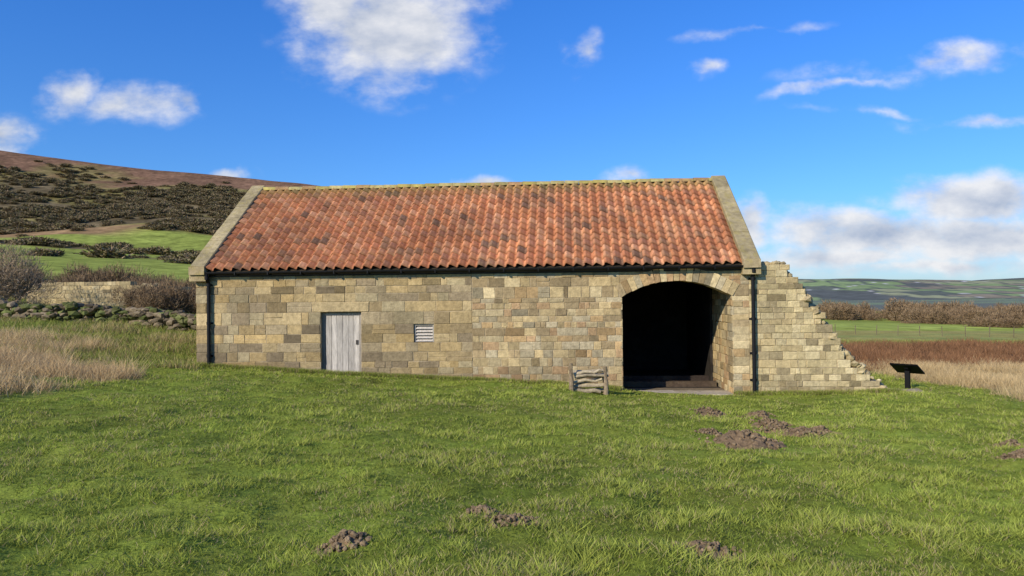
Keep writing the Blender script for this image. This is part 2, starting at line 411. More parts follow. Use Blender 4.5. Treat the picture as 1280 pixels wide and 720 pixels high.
zs=courses([-1.3,-.97,2.42],(.13,.21))
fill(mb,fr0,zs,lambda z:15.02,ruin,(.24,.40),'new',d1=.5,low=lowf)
def rock(mb,c,r,col,fl=(1,1,.7),seed=None):
    t=(1+5**.5)/2
    vs=[(-1,t,0),(1,t,0),(-1,-t,0),(1,-t,0),(0,-1,t),(0,1,t),(0,-1,-t),(0,1,-t),(t,0,-1),(t,0,1),(-t,0,-1),(-t,0,1)]
    fs=[(0,11,5),(0,5,1),(0,1,7),(0,7,10),(0,10,11),(1,5,9),(5,11,4),(11,10,2),(10,7,6),(7,1,8),(3,9,4),(3,4,2),(3,2,6),(3,6,8),(3,8,9),(4,9,5),(2,4,11),(6,2,10),(8,6,7),(9,8,1)]
    M=Matrix.Rotation(R(0,6.3),3,'Z')@Matrix.Rotation(R(-.3,.3),3,'X')
    o=[]
    for v in vs:
        w=Vector(v)*(r/1.9)*R(.75,1.25); w=Vector((w.x*fl[0],w.y*fl[1],w.z*fl[2])); o.append(M@w+Vector(c))
    mb.add(o,fs,col)
for k in range(110):
    zz=R(-.9,2.3); s=float(np.interp(zz,pz,ps))+R(-.14,.05); rock(mb,(s,R(.05,.44),zz),R(.06,.15),stonecol('new'))
for k in range(12): rock(mb,(R(15.3,15.95),R(.06,.44),2.44),R(.07,.13),stonecol('new'))
obj('wall_stones',mb.mesh('wall_stones'),barn,M_stone)
mb=MB(); nv=19; a0=math.asin(HW/RI)
for k in range(nv):
    a=-a0+2*a0*k/nv+.0012; b=-a0+2*a0*(k+1)/nv-.0012; ro=RO+R(-.01,.015)
    q=[(AC+RI*math.sin(a),AZ+RI*math.cos(a)),(AC+RI*math.sin(b),AZ+RI*math.cos(b)),(AC+ro*math.sin(b),AZ+ro*math.cos(b)),(AC+ro*math.sin(a),AZ+ro*math.cos(a))]
    block(mb,fr0,q,-.020+R(-.002,.002),.5,.005,stonecol('mid'))
obj('arch_voussoirs',mb.mesh('arch_voussoirs'),barn,M_stone)
mb=MB()
fill(mb,lambda a,d,z:(AC+HW+d-.012,a,z),courses([-1.0,2.35],(.2,.28)),lambda z:-.0,lambda z:2.6,(.3,.5),'mid',d1=.05)
fill(mb,lambda a,d,z:(AC-HW-d+.012,a,z),courses([-1.0,1.6],(.2,.28)),lambda z:.0,lambda z:.54,(.25,.3),'mid',d1=.05)
obj('arch_jamb_stones',mb.mesh('arch_jamb_stones'),barn,M_stone)
mb=MB(); mc=(.38,.30,.19)
D0,D1=.012,.55
for a,b,z0,z1 in [(.01,3.51,-1.5,2.38),(3.51,4.65,1.28,2.38),(4.65,6.1,-1.5,2.38),(6.1,6.65,-1.5,.43),(6.1,6.65,.93,2.38),(6.65,AC-HW-.02,-1.5,2.38),(AC+HW+.02,15.18,-1.5,2.38)]:
    mb.box((a,D0,z0),(b,D1,z1),mc)
K=28
for k in range(K):
    a=AC-HW-.02+(2*HW+.04)*k/K; b=AC-HW-.02+(2*HW+.04)*(k+1)/K
    f=lambda s: AZ+math.sqrt(max(0,(RI+.01)**2-(s-AC)**2))
    za,zb=f(a),f(b)
    mb.add([(a,D0,za),(b,D0,zb),(b,D0,2.38),(a,D0,2.38),(a,D1,za),(b,D1,zb),(b,D1,2.38),(a,D1,2.38)],[(0,1,2,3),(5,4,7,6),(4,5,1,0),(3,2,6,7)],mc)
for z0,z1 in zip(zs,zs[1:]):
    mb.box((15.2,.014,z0),(ruin((z0+z1)/2)-.14,.485,z1-.004),mc)
obj('mortar_core',mb.mesh('mortar_core'),barn,M_mortar)
DW=7.70; RZ=5.20; EZ=2.40
mb=MB()
def gtop(z): 
    return 0 if z<EZ else (z-EZ)/(RZ-EZ)*DW/2
zsg=courses([-1.3,-.4,EZ,RZ-.1],(.2,.28))
fill(mb,lambda a,d,z:(15.2-d,a,z),zsg,lambda z:gtop(z)+(.56 if z<2.38 else .02),lambda z:DW-gtop(z)-.02,(.3,.5),'mid')
fill(mb,lambda a,d,z:(0.0+d,DW-a,z),zsg,lambda z:gtop(z)+.02,lambda z:DW-gtop(z)-(.02),(.3,.5),'old')
fill(mb,lambda a,d,z:(15.2-a,DW-d,z),courses([-1.3,2.39],(.2,.28)),lambda z:0,lambda z:15.2,(.3,.5),'old')
obj('gable_and_back_stones',mb.mesh('gable_stones'),barn,M_stone)
mb=MB()
for s0,s1 in ((.016,.5),(14.62,15.185)):
    P=[(.56,-1.5),(DW-.02,-1.5),(DW-.02,EZ),(DW/2,RZ-.02),(.02,EZ),(.56,EZ-.03)]
    vs=[(s0,a,z) for a,z in P]+[(s1,a,z) for a,z in P]; n=len(P)
    mb.add(vs,[tuple(range(n)),tuple(range(2*n-1,n-1,-1))]+[(k,k+n,(k+1)%n+n,(k+1)%n) for k in range(n)],mc)
mb.box((.5,DW-.5,-1.5),(14.62,DW-.016,2.38),mc)
obj('gable_core',mb.mesh('gable_core'),barn,M_mortar)
mb=MB(); dk=(.03,.026,.022)  # near-black base colour carries the darkness of the unlit room
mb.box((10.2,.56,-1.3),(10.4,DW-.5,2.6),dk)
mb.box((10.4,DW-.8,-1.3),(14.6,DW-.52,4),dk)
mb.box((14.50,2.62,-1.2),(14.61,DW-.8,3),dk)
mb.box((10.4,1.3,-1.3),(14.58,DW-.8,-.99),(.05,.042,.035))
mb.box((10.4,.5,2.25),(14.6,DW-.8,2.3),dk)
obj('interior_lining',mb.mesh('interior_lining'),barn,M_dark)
mb=MB()
mb.box((11.72,-.12,-1.25),(13.1,.66,-.955),(.46,.40,.31),.006); mb.box((13.11,-.10,-1.25),(14.56,.66,-.96),(.42,.36,.27),.006)
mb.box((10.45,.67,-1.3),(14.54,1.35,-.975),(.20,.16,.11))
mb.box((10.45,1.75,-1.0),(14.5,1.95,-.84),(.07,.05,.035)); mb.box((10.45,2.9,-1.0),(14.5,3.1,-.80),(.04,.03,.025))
obj('threshold',mb.mesh('threshold'),barn,M_stone)
# ------------------------------------------------------------------ roof
E=Vector((0,-.13,2.44)); T=Vector((0,DW/2,5.22)); sl=(T-E); SL=sl.length; up=sl.normalized(); nrm=Vector((0,-up.z,up.y))
def tiles(mb,front):
    rows=15; cols=56; s0=.33; s1=14.87; w=(s1-s0)/cols; g=SL/rows
    K=10
    prof=[]
    for k in range(K+1):
        t=k/K
        zf=.045*math.sin(2*math.pi*(t-.02))+.014*math.sin(4*math.pi*t)
        prof.append((t,zf))
    rowoff=[R(-.01,.01) for _ in range(rows)]
    colshift=[R(-.006,.006) for _ in range(cols)]
    for r in range(rows):
        for c in range(cols):
            col=random.choice([(.54,.215,.095),(.50,.195,.09),(.57,.245,.115),(.47,.18,.085),(.52,.23,.115),(.43,.185,.10),(.60,.29,.15)])
            k_=R(.84,1.10); 
            q=random.random()
            if q<.03: col=(.24,.13,.08)
            elif q<.13: col=(.37,.185,.10)
            wave=float(fbm(c*.16,r*.16,3,4)); k_*=.68+.60*wave
            col=tuple(x*k_ for x in col)
            if r>=rows-1: col=tuple(.5*a+.5*b for a,b in zip(col,(.32,.26,.08)))
            elif r==rows-2: col=tuple(.8*a+.2*b for a,b in zip(col,(.32,.26,.08)))
            lift=.032+R(-.005,.009); sk=R(-.012,.012); ds=R(-.004,.004)+colshift[c]; lo=r*g-.03+rowoff[r]+R(-.009,.009); hi=(r+1)*g+.05
            if r==rows-1: hi=SL
            vs=[];fs=[]
            for (uu,off) in ((lo,lift-.018),(lo,lift),((lo+hi)/2,lift*.5),(hi,.0)):
                for t,zf in prof:
                    p=E+up*uu+nrm*(off+zf+.045)
                    y=p.y if front else DW-p.y
                    vs.append((s0+(c+t*1.04)*w+ds+sk*(uu-lo),y,p.z))
            n=K+1
            for a in range(3):
                for k in range(K):
                    f=(a*n+k,a*n+k+1,(a+1)*n+k+1,(a+1)*n+k); fs.append(f if front else f[::-1])
            mb.add(vs,fs,col)
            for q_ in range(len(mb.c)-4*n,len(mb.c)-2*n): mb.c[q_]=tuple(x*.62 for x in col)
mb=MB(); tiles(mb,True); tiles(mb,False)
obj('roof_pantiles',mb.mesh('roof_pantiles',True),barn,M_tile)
mb=MB()
for fside in (0,1):
    Y=lambda y: y if not fside else DW-y
    a=E+nrm*(-.02); b=T+nrm*(-.02); a2=a-nrm*.08; b2=b-nrm*.08
    mb.add([(.34,Y(a.y),a.z),(14.86,Y(a.y),a.z),(14.86,Y(b.y),b.z),(.34,Y(b.y),b.z),(.34,Y(a2.y),a2.z),(14.86,Y(a2.y),a2.z),(14.86,Y(b2.y),b2.z),(.34,Y(b2.y),b2.z)],[(0,1,2,3),(7,6,5,4),(0,4,5,1),(1,5,6,2),(3,7,4,0)],(.06,.045,.03))
obj('roof_light_blocker',mb.mesh('roof_light_blocker'),barn,M_wood)  # unseen layer added beneath the tiles to stop light leaking through
mb=MB(); p=.33
while p<14.85:
    L=min(.45,14.87-p); c=R(.8,1.15); vs=[];fs=[]
    col=random.choice([(.34*c,.29*c,.13*c),(.37*c,.31*c,.10*c),(.32*c,.20*c,.10*c)]); dz=R(-.008,.014)
    for e in (0,1):
        for k in range(9):
            a=math.pi*(-.08+1.16*k/8); rr=.125+(.012 if e==0 else 0)
            vs.append((p+e*(L-.008),DW/2-math.cos(a)*rr,5.245+dz+math.sin(a)*rr*.75))
    vs+= [(v[0],v[1]*.9+DW/2*.1,v[2]-.02) for v in vs[:9]]
    for k in range(8): fs+=[(k,9+k,10+k,k+1),(k,k+1,19+k,18+k)]
    mb.add(vs,fs,col); p+=.45
obj('ridge_tiles',mb.mesh('ridge_tiles',True),barn,M_cope)
mb=MB()
for (sa,sb) in ((-.07,.37),(14.83,15.27)):
    for fside in (0,1):
        n=7; tot=SL+.02
        for k in range(n):
            u0=tot*k/n+.006-.02; u1=tot*(k+1)/n-.02
            if k==n-1: u1+=.075
            jj=R(-.010,.010); c=R(.75,1.1); vs=[]
            for uu in (u0,u1):
                for ss,hh in ((sa,-.12),(sb,-.12),(sb,.145),(sb-.02,.165),(sa+.02,.165),(sa,.145)):
                    q=E+up*uu+nrm*(hh+jj)
                    if k==n-1 and uu==u1: q.y=DW/2-.002
                    y=q.y if not fside else DW-q.y
                    vs.append((ss,y,q.z))
            fs=[tuple(range(6)),tuple(range(11,5,-1))]+[(a,a+6,(a+1)%6+6,(a+1)%6) for a in range(6)]
            mb.add(vs,fs,(.37*c,.30*c,.165*c))
    for yy0,yy1 in ((-.22,.3),(DW-.3,DW+.22)):
        c=R(.85,1.05); mb.box((sa-.01,yy0,2.16),(sb+.01,yy1,2.50),(.37*c,.29*c,.16*c),.006)
        mb.box((sa+.0,yy0-.06,2.33),(sb+.0,yy1-.02,2.56),(.38*c,.30*c,.17*c),.006)
obj('gable_copings',mb.mesh('gable_copings'),barn,M_cope)
mb=MB()
n=9
mb2=[]
for e in (-.02,15.22):
    for k in range(n):
        a=math.pi*k/(n-1); mb2.append((e,-.20-math.cos(a)*.06,2.40-math.sin(a)*.065))
    for k in range(n):
        a=math.pi*k/(n-1); mb2.append((e,-.20-math.cos(a)*.052,2.40-math.sin(a)*.057))
N2=2*n
fs=[(k,N2+k,N2+k+1,k+1) for k in range(n-1)]+[(n+k+1,N2+n+k+1,N2+n+k,n+k) for k in range(n-1)]+[(0,n,N2+n,N2),(n-1,N2+n-1,N2+2*n-1,2*n-1)]
fs+=[(k,k+1,n+k+1,n+k) for k in range(n-1)]
gk=(.008,.008,.009)
mb.add(mb2,fs,gk)
p=.3
while p<15.1:
    mb.box((p-.014,-.262,2.31),(p+.014,.02,2.335),gk); mb.box((p-.014,-.268,2.33),(p+.014,-.258,2.41),gk); p+=.92
mb.box((.38,.002-.02,2.27),(14.82,.0-.004,2.39),(.03,.025,.02))
obj('gutter',mb.mesh('gutter'),barn,M_iron)
for nm,s,zb in (('downpipe_1',.40,-.30),('downpipe_2',15.10,-1.1)):
    mb=MB(); k=(.008,.008,.009)
    mb.tube([(s,-.2,2.36),(s,-.2,2.27),(s,-.17,2.20),(s,-.10,2.12),(s,-.085,2.04),(s,-.085,zb)],.048,12,k)
    for z in (2.24,2.05,1.0,.1,-.6):
        if z<zb: continue
        mb.tube([(s,-.085 if z<2.1 else -.19,z-.04),(s,-.085 if z<2.1 else -.19,z+.04)],.06,12,k)
        if z<2.1: mb.box((s-.09,-.02,z-.025),(s+.09,.005,z+.025),k)
    obj(nm,mb.mesh(nm,False),barn,M_iron)
mb=MB(); zb,zt=-.48,1.26
fc=(.32,.28,.23)
mb.box((3.515,.13,zb),(3.60,.24,zt),(.20,.17,.13)); mb.box((4.575,.13,zb),(4.645,.24,zt),fc); mb.box((3.60,.13,zt-.07),(4.575,.24,zt),fc)  # left post coloured darker, the reveal's shadow painted into it
p=3.61; 
for k in range(6):
    w=[.17,.15,.165,.16,.15,.165][k]; c=R(.82,1.15); mb.box((p,.155+R(-.003,.003),zb+.04+R(0,.02)),(p+w-.009,.19,zt-.075),(.42*c,.38*c,.33*c),.003); p+=w-.0005
mb.box((3.61,.192,zb),(4.57,.21,zt-.07),(.02,.02,.02))
mb.box((4.46,.135,.38),(4.52,.156,.50),(.05,.045,.04))
obj('plank_door',mb.mesh('plank_door'),barn,M_wood)
mb=MB(); mb.box((3.52,-.05,-.75),(4.64,.30,-.47),(.34,.27,.16),.006); obj('door_step',mb.mesh('door_step'),barn,M_stone)
mb=MB(); c=(.50,.45,.38)
mb.box((6.10,.35,.43),(6.65,.40,.93),(.01,.01,.01))
mb.box((6.11,.05,.44),(6.145,.14,.92),(.32,.30,.26)); mb.box((6.605,.05,.44),(6.64,.14,.92),(.32,.30,.26)); mb.box((6.145,.05,.885),(6.605,.14,.92),(.3,.28,.24))
for k in range(5):
    z=.455+k*.085
    mb.add([(6.145,.05,z),(6.605,.05,z),(6.605,.13,z+.065),(6.145,.13,z+.065),(6.145,.05,z+.014),(6.605,.05,z+.014),(6.605,.13,z+.079),(6.145,.13,z+.079)],[(0,3,2,1),(4,5,6,7),(0,1,5,4),(2,3,7,6)],c)
obj('louvred_vent',mb.mesh('louvred_vent'),barn,M_wood)
# ------------------------------------------------------------------ left walls
mb=MB()
ruinw=empty('ruined_stone_wall',(-24.6,37.5,1.2),math.radians(-6))
fill(mb,fr0,courses([-.3,1.25],(.17,.24)),lambda z:0,lambda z:6.9+R(-.12,.05),(.28,.45),'new',d1=.5)
fill(mb,fr0,courses([1.25,1.45],(.2,.2)),lambda z:.8,lambda z:5.6,(.28,.45),'new',d1=.5)
fill(mb,lambda a,d,z:(6.88-d,a,z),courses([-.3,1.2],(.17,.24)),lambda z:.52,lambda z:3.5,(.28,.45),'new',d1=.3)
for k in range(24): rock(mb,(R(0,6.8),R(.1,.4),1.27),R(.08,.14),stonecol('new'))
obj('stones',mb.mesh('ruin_stones'),ruinw,M_stone)
mb=MB(); mb.box((.05,.02,-.3),(6.75,.48,1.22),mc); obj('core',mb.mesh('core'),ruinw,M_mortar)
dsw=empty('dry_stone_wall'); mb=MB()
for k in range(1000):
    t=R(0,1); x_=-28+17.5*t; yb=28.2-1.2*t+.25*math.sin(x_*.8); zg=float(H0(x_,yb)); hh=(.36+.55*float(fbm(x_*.7,0.,4,2)))
    lv=R(0,1)**.8; c=R(.45,1.0)
    col=(.27*c,.21*c,.13*c) if random.random()<.55 else (.16*c,.18*c,.055*c)
    rock(mb,(x_,yb+R(-.26,.26)*(1.15-lv*.5),zg+.0+hh*lv),R(.10,.22),col,(1.3,1,.65))
obj('stones',mb.mesh('dry_stones'),dsw,M_stone)
# ------------------------------------------------------------------ molehills
MH=[(3.3,10.5,.42,.18),(4.5,11.5,.26,.12),(4.3,12.1,.24,.11),(4.45,12.9,.29,.12),(4.58,13.9,.27,.11),(3.87,14.6,.24,.09),(3.07,11.4,.19,.08),(.02,5.95,.17,.08),(1.36,5.25,.16,.085),(-1.2,5.2,.13,.07),(6.5,9.5,.24,.12),(7.1,10.6,.14,.06),(-.25,6.3,.10,.05),(5.0,12.0,.17,.08)]
for (mx_,my_,r,hh) in MH:
    mb=MB(); zc=float(HG(np.array([mx_]),np.array([my_]))[0]); na=26; nr=9; vs=[(0,0,hh)];fs=[]
    sd=R(0,99)
    for i in range(1,nr+1):
        for a in range(na):
            an=2*math.pi*a/na; q=i/nr; rr=r*q*(1+.5*(float(vn(math.cos(an)*1.8+sd,math.sin(an)*1.8))-.5)*2*q)
            X_=math.cos(an)*rr*1.25; Y_=math.sin(an)*rr
            n_=float(fbm(X_*16+sd,Y_*16,2,3))-.5
            zz=hh*(1-q)**.85+n_*hh*.8*(1-q**3)-.03*q*q
            gz=float(HG(np.array([mx_+X_]),np.array([my_+Y_]))[0])-zc
            vs.append((X_,Y_,zz+gz))
    for a in range(na): fs.append((0,1+a,1+(a+1)%na))
    for i in range(nr-1):
        for a in range(na): fs.append((1+i*na+a,1+(i+1)*na+a,1+(i+1)*na+(a+1)%na,1+i*na+(a+1)%na))
    mb.add(vs,fs,(.19,.13,.075))
    for k in range(110):
        an=R(0,6.3); q=R(0,1.4)**.8; c=R(.65,1.3); X_=math.cos(an)*r*q*1.25; Y_=math.sin(an)*r*q
        gz=float(HG(np.array([mx_+X_]),np.array([my_+Y_]))[0])-zc
        rock(mb,(X_,Y_,gz+max(0,hh*max(0,1-q)**.85)+.010),R(.012,.036)*(.6+r),(.21*c,.15*c,.088*c),(1,1,.9))
    o=obj('molehill',mb.mesh('molehill'),None,M_soil); o.location=(mx_,my_,zc)
# ------------------------------------------------------------------ log stack
z=float(HG(np.array([1.85]),np.array([17.9]))[0])
ls=empty('log_stack',(1.83,17.9,z),math.radians(-3)); mb=MB()
for sx,hh in ((-.42,.74),(.40,.66)):
    for sy in (-.2,.17):
        c=R(.8,1.1); h_=hh if sy<0 else hh-.1
        mb.tube([(sx,sy,-.15),(sx+R(-.01,.01),sy,.3),(sx+R(-.03,.03),sy,h_)],[.058,.055,.05],9,(.25*c,.19*c,.12*c))
obj('posts',mb.mesh('posts'),ls,M_log)
mb=MB()
for row,(n_,zz) in enumerate(((2,.07),(3,.19),(2,.31),(3,.42),(2,.52))):
    for k in range(n_):
        yy=-.08+.17*(k/(max(1,n_-1)))+R(-.02,.02); r0=R(.032,.062); c=R(.7,1.2); tl=R(-.06,.06)
        col=random.choice([(.38*c,.31*c,.20*c),(.20*c,.15*c,.10*c),(.46*c,.40*c,.29*c)])
        xa,xb=-.40+R(-.12,.12),.40+R(-.14,.12)
        mb.tube([(xa,yy,zz-tl),(xa*.3+xb*.1,yy+R(-.02,.02),zz+R(-.03,.03)),(xb*.5,yy+R(-.02,.02),zz+R(-.02,.02)),(xb,yy,zz+tl)],[r0,r0*.98,r0*.85,r0*.75],9,col)
obj('logs',mb.mesh('logs'),ls,M_log)
# ------------------------------------------------------------------ info lectern
z=float(HG(np.array([10.75]),np.array([20.2]))[0])
sg=empty('information_lectern',(10.75,20.2,z),math.radians(130)); mb=MB(); k=(.008,.008,.009)
mb.box((-.06,-.04,-.1),(.06,.04,.50),k); mb.box((-.16,-.1,-.02),(.16,.1,.015),k)
cs,sn=math.cos(math.radians(28)),math.sin(math.radians(28))
def pb(mb,x0,x1,v0,v1,w0,w1,col):
    vs=[]
    for w in (w0,w1):
        for x_,v in ((x0,v0),(x1,v0),(x1,v1),(x0,v1)): vs.append((x_,-v*cs+w*sn,.54-v*sn+w*cs))
    mb.add(vs,[(0,3,2,1),(4,5,6,7),(0,1,5,4),(1,2,6,5),(2,3,7,6),(3,0,4,7)],col)
pb(mb,-.36,.36,-.27,.27,0,.05,k); pb(mb,-.33,.33,-.24,.24,.051,.055,(.015,.016,.016))
pb(mb,-.05,.05,-.12,.12,-.05,-.001,k)
obj('board_and_post',mb.mesh('board_and_post'),sg,M_plastic)
mb=MB()
mb.box((-.5,-.25,-.1),(.1,.2,.05),(.40,.33,.20),.02); mb.box((.13,-.2,-.1),(.55,.15,.03),(.38,.31,.19),.02)
z=float(HG(np.array([10.2]),np.array([19.4]))[0]); o=obj('stone_slab',mb.mesh('stone_slab'),None,M_stone); o.location=(10.1,19.4,z+.02)
# ------------------------------------------------------------------ fence
fn=empty('wire_fence'); mb=MB(); pts=[]
for k in range(20):
    t=k/19; xx=27+26*t; yy=62-14*t; z=float(HG(np.array([xx]),np.array([yy]))[0]); pts.append((xx,yy,z))
    c=R(.8,1.1); mb.tube([(xx,yy,z-.2),(xx+R(-.06,.06),yy,z+R(.7,.9))],.035,6,(.18*c,.15*c,.09*c))
for h_ in (.3,.65):
    mb.tube([(a,b_,c_+h_) for a,b_,c_ in pts],.003,4,(.16,.16,.14),False)
obj('posts_and_wires',mb.mesh('fence'),fn,M_log)
# ------------------------------------------------------------------ grass blades
def blades(name,X,Y,h,w,col,lean=.5,tipc=1.25,root=.7):
    n=len(X); Zb=HG(X,Y)-.005; a=np.random.uniform(0,2*np.pi,n); px=np.cos(a)*w; py=np.sin(a)*w
    l=np.random.normal(0,lean,(n,2))*h[:,None]
    A=np.stack([X-px,Y-py,Zb],1);B=np.stack([X+px,Y+py,Zb],1);T=np.stack([X+l[:,0],Y+l[:,1],Zb+h],1)
    V=np.stack([A,B,T],1).reshape(-1,3); F=np.arange(3*n).reshape(-1,3)
    C=np.stack([col*root,col*root,col*tipc],1).reshape(-1,3)
    me=np_mesh(name,V,F,C); return obj(name,me,mat=M_grass)
def keep(X,Y,mole=True):
    s,d=to_local(X,Y); k=~((s>-.02)&(s<15.2)&(d>-.02)&(d<7.8)); k&=~((s>=15.2)&(s<18.55)&(d>-.02)&(d<.52)); k&=~((s>11.6)&(s<14.65)&(d>-.2)&(d<.5))
    if mole:
        for (a,b_,r,hh) in MH: 
            k&=(((X-a)/1.2)**2+(Y-b_)**2)>(r*np.random.uniform(.85,1.2,len(X)))**2
            k&=~((np.abs(X-a)<r*1.1)&(Y<b_)&(Y>b_-r*1.7)&(np.random.rand(len(X))<.5))
    return k
N_=560000
r=np.random.rand(N_); Y=3.0+21*r**1.6; X=(np.random.rand(N_)-.5)*2*(.78*Y+1.2)
dl,dr,br=zone(X,Y); k=keep(X,Y)&(np.random.rand(N_)>.85*np.maximum(dl,dr)); X=X[k];Y=Y[k]
cl=fbm(X*2.6,Y*2.6,101,3); big=fbm(X*.45,Y*.45,111,3); fine=vn(X*10,Y*10,7)
tuft=sstep(.36,.74,cl)
h=(.016+.055*tuft*(.4+.9*fine)+.014*fine)*(.6+.7*np.random.rand(len(X)))*(.6+.8*big)
w=(.0019+.00038*Y)*np.random.uniform(.7,1.3,len(X))
tt=np.clip(tuft*.75+.1+(fine-.5)*.5+np.random.normal(0,.25,len(X)),0,1)[:,None]
col=np.array([.21,.265,.04])*(1-tt)+np.array([.43,.47,.095])*tt  # shading between tufts painted in: low turf gets the darker green
col=col*(.74+.5*big[:,None])*np.random.uniform(.65,1.3,(len(X),1))
yl=(np.random.rand(len(X))<.08+.14*(fbm(X*.8,Y*.8,211,3)>.55))[:,None]; col=np.where(yl,np.array([.52,.42,.21])*np.random.uniform(.6,1.1,(len(X),1)),col)
blades('lawn_grass',X,Y,h,w,col,.8)
N_=50000
s=np.random.uniform(-.3,18.8,N_); d=-np.abs(np.random.normal(0,.10,N_))-.03
X=BX+s*math.cos(TH)+d*math.sin(TH); Y=BY-s*math.sin(TH)+d*math.cos(TH)
k=~((s>11.65)&(s<14.6)) & (np.random.rand(N_)<sstep(.3,.6,fbm(s*1.2,s*0,4,3))*.8+.25); X=X[k];Y=Y[k]
col=np.array([.24,.29,.05])*np.random.uniform(.6,1.4,(len(X),1)); yl=(np.random.rand(len(X))<.25)[:,None]; col=np.where(yl,np.array([.38,.30,.15]),col)
blades('wall_foot_grass',X,Y,np.random.uniform(.04,.15,len(X)),np.full(len(X),.006),col,.45)
N_=90000
Y=np.random.uniform(19,45,N_); X=-Y*np.random.uniform(.40,.80,N_)-.5
k=keep(X,Y,False); X=X[k];Y=Y[k]; cl=fbm(X*.8,Y*.8,131,3)
col=np.array([.30,.33,.075])*np.random.uniform(.6,1.3,(len(X),1)); yl=(np.random.rand(len(X))<np.clip((cl-.3)*1.6,0,.75))[:,None]; col=np.where(yl,np.array([.48,.37,.17])*np.random.uniform(.7,1.2,(len(X),1)),col)
blades('rough_grass',X,Y,np.random.uniform(.06,.3,len(X))*(.3+cl),np.full(len(X),.011),col,.6)
def dry(name,xr,yr,N_,idx,hr,c1,c2,w):
    X=np.random.uniform(*xr,N_);Y=np.random.uniform(*yr,N_); z_=zone(X,Y)[idx]; k=(np.random.rand(N_)<z_)&keep(X,Y,False)&(np.abs(X)<.85*Y); X=X[k];Y=Y[k]
    cl=fbm(X*1.1,Y*1.1,141,3); t=np.random.rand(len(X),1); 
    col=(np.array(c1)*t+np.array(c2)*(1-t))*np.random.uniform(.7,1.25,(len(X),1))*(.7+.6*cl[:,None])
    blades(name,X,Y,np.random.uniform(*hr,len(X))*(.1+1.7*np.clip(cl-.1,0,1)),np.full(len(X),w),col,.55,1.1)
dry('dry_grass',(-22,-8.5),(12,27),150000,0,(.15,.48),(.76,.57,.30),(.55,.39,.20),.007)
dry('dry_grass.001',(10.5,26),(15,30),150000,1,(.12,.40),(.74,.56,.29),(.52,.38,.19),.007)
dry('bracken',(10.5,42),(23,52),150000,2,(.12,.40),(.36,.19,.09),(.25,.13,.065),.015)
N_=80000; Y=np.random.uniform(23,52,N_); X=Y*np.random.uniform(.38,.8,N_)
dl,dr,br=zone(X,Y); k=keep(X,Y,False)&(np.random.rand(N_)>np.maximum(dr,br)); X=X[k];Y=Y[k]
col=np.array([.34,.37,.10])*np.random.uniform(.6,1.3,(len(X),1))
blades('field_grass',X,Y,np.random.uniform(.04,.14,len(X)),np.full(len(X),.012),col,.5)
# ------------------------------------------------------------------ world
w=bpy.data.worlds.new('World'); sc.world=w; w.use_nodes=True; nt=w.node_tree; N=nt.nodes; L=nt.links; N.clear()
out=N.new('ShaderNodeOutputWorld'); sky=N.new('ShaderNodeTexSky'); sky.sky_type='NISHITA'; sky.sun_disc=False
EL=math.radians(28); AZs=math.radians(222)
sky.sun_elevation=EL; sky.sun_rotation=AZs; sky.altitude=50; sky.air_density=1.0; sky.dust_density=.3; sky.ozone_density=3.0
bg=N.new('ShaderNodeBackground'); bg.inputs[1].default_value=.10
tc=N.new('ShaderNodeTexCoord'); sx=N.new('ShaderNodeSeparateXYZ'); L.new(tc.outputs['Generated'],sx.inputs[0])
rp=N.new('ShaderNodeValToRGB'); L.new(sx.outputs[2],rp.inputs[0]); el=rp.color_ramp.elements
el[0].position=0; el[0].color=(.36,.46,.66,1); el[1].position=.45; el[1].color=(.19,.56,1.1,1)
e=el.new(.13); e.color=(.28,.53,.86,1)
ml=N.new('ShaderNodeVectorMath'); ml.operation='MULTIPLY'; L.new(sky.outputs[0],ml.inputs[0]); L.new(rp.outputs[0],ml.inputs[1])
m2=N.new('ShaderNodeVectorMath'); m2.operation='SCALE'; m2.inputs['Scale'].default_value=1.85; L.new(ml.outputs[0],m2.inputs[0]); L.new(m2.outputs[0],bg.inputs[0])
def math_(op,a,b=None,c=None):
    m=N.new('ShaderNodeMath'); m.operation=op
    for i,v in enumerate((a,b,c)):
        if v is None: continue
        if isinstance(v,(int,float)): m.inputs[i].default_value=v
        else: L.new(v,m.inputs[i])
    return m.outputs[0]
yc=math_('MAXIMUM',sx.outputs[1],.05)
U=math_('DIVIDE',sx.outputs[0],yc); Vv=math_('DIVIDE',sx.outputs[2],yc)
cmb=N.new('ShaderNodeCombineXYZ'); L.new(U,cmb.inputs[0]); L.new(Vv,cmb.inputs[1])
CL=[(492,35,135,88,0,1.3),(430,0,85,45,0,1.1),(160,128,110,28,0,.85),(85,112,48,36,0,.95),(228,122,34,24,0,.8),(12,168,64,30,0,1),(732,62,26,36,-.5,.62),(287,217,46,13,0,.95),(610,230,40,13,0,.95),(778,222,44,15,0,.7),
(1165,78,190,20,.12,.66),(1060,104,130,10,.2,.62),(1240,146,110,14,.03,.85),(950,36,100,11,.10,.60),(880,84,22,13,0,.55),(1110,137,120,8,0,.45),
(1225,252,135,38,0,1.3),(1110,297,190,34,-.1,1.3),(1060,318,160,22,0,1.0),(1245,300,160,38,0,1.25),(940,278,32,34,0,1.25),(1180,335,260,16,0,.8)]
vec=cmb.outputs[0]
dist=N.new('ShaderNodeTexNoise'); dist.inputs['Scale'].default_value=8; dist.inputs['Detail'].default_value=5; dist.inputs['Roughness'].default_value=.55; L.new(vec,dist.inputs['Vector'])
sb=N.new('ShaderNodeVectorMath'); sb.operation='SUBTRACT'; L.new(dist.outputs['Color'],sb.inputs[0]); sb.inputs[1].default_value=(.5,.5,.5)
scv=N.new('ShaderNodeVectorMath'); scv.operation='MULTIPLY'; L.new(sb.outputs[0],scv.inputs[0]); scv.inputs[1].default_value=(.15,.06,0)
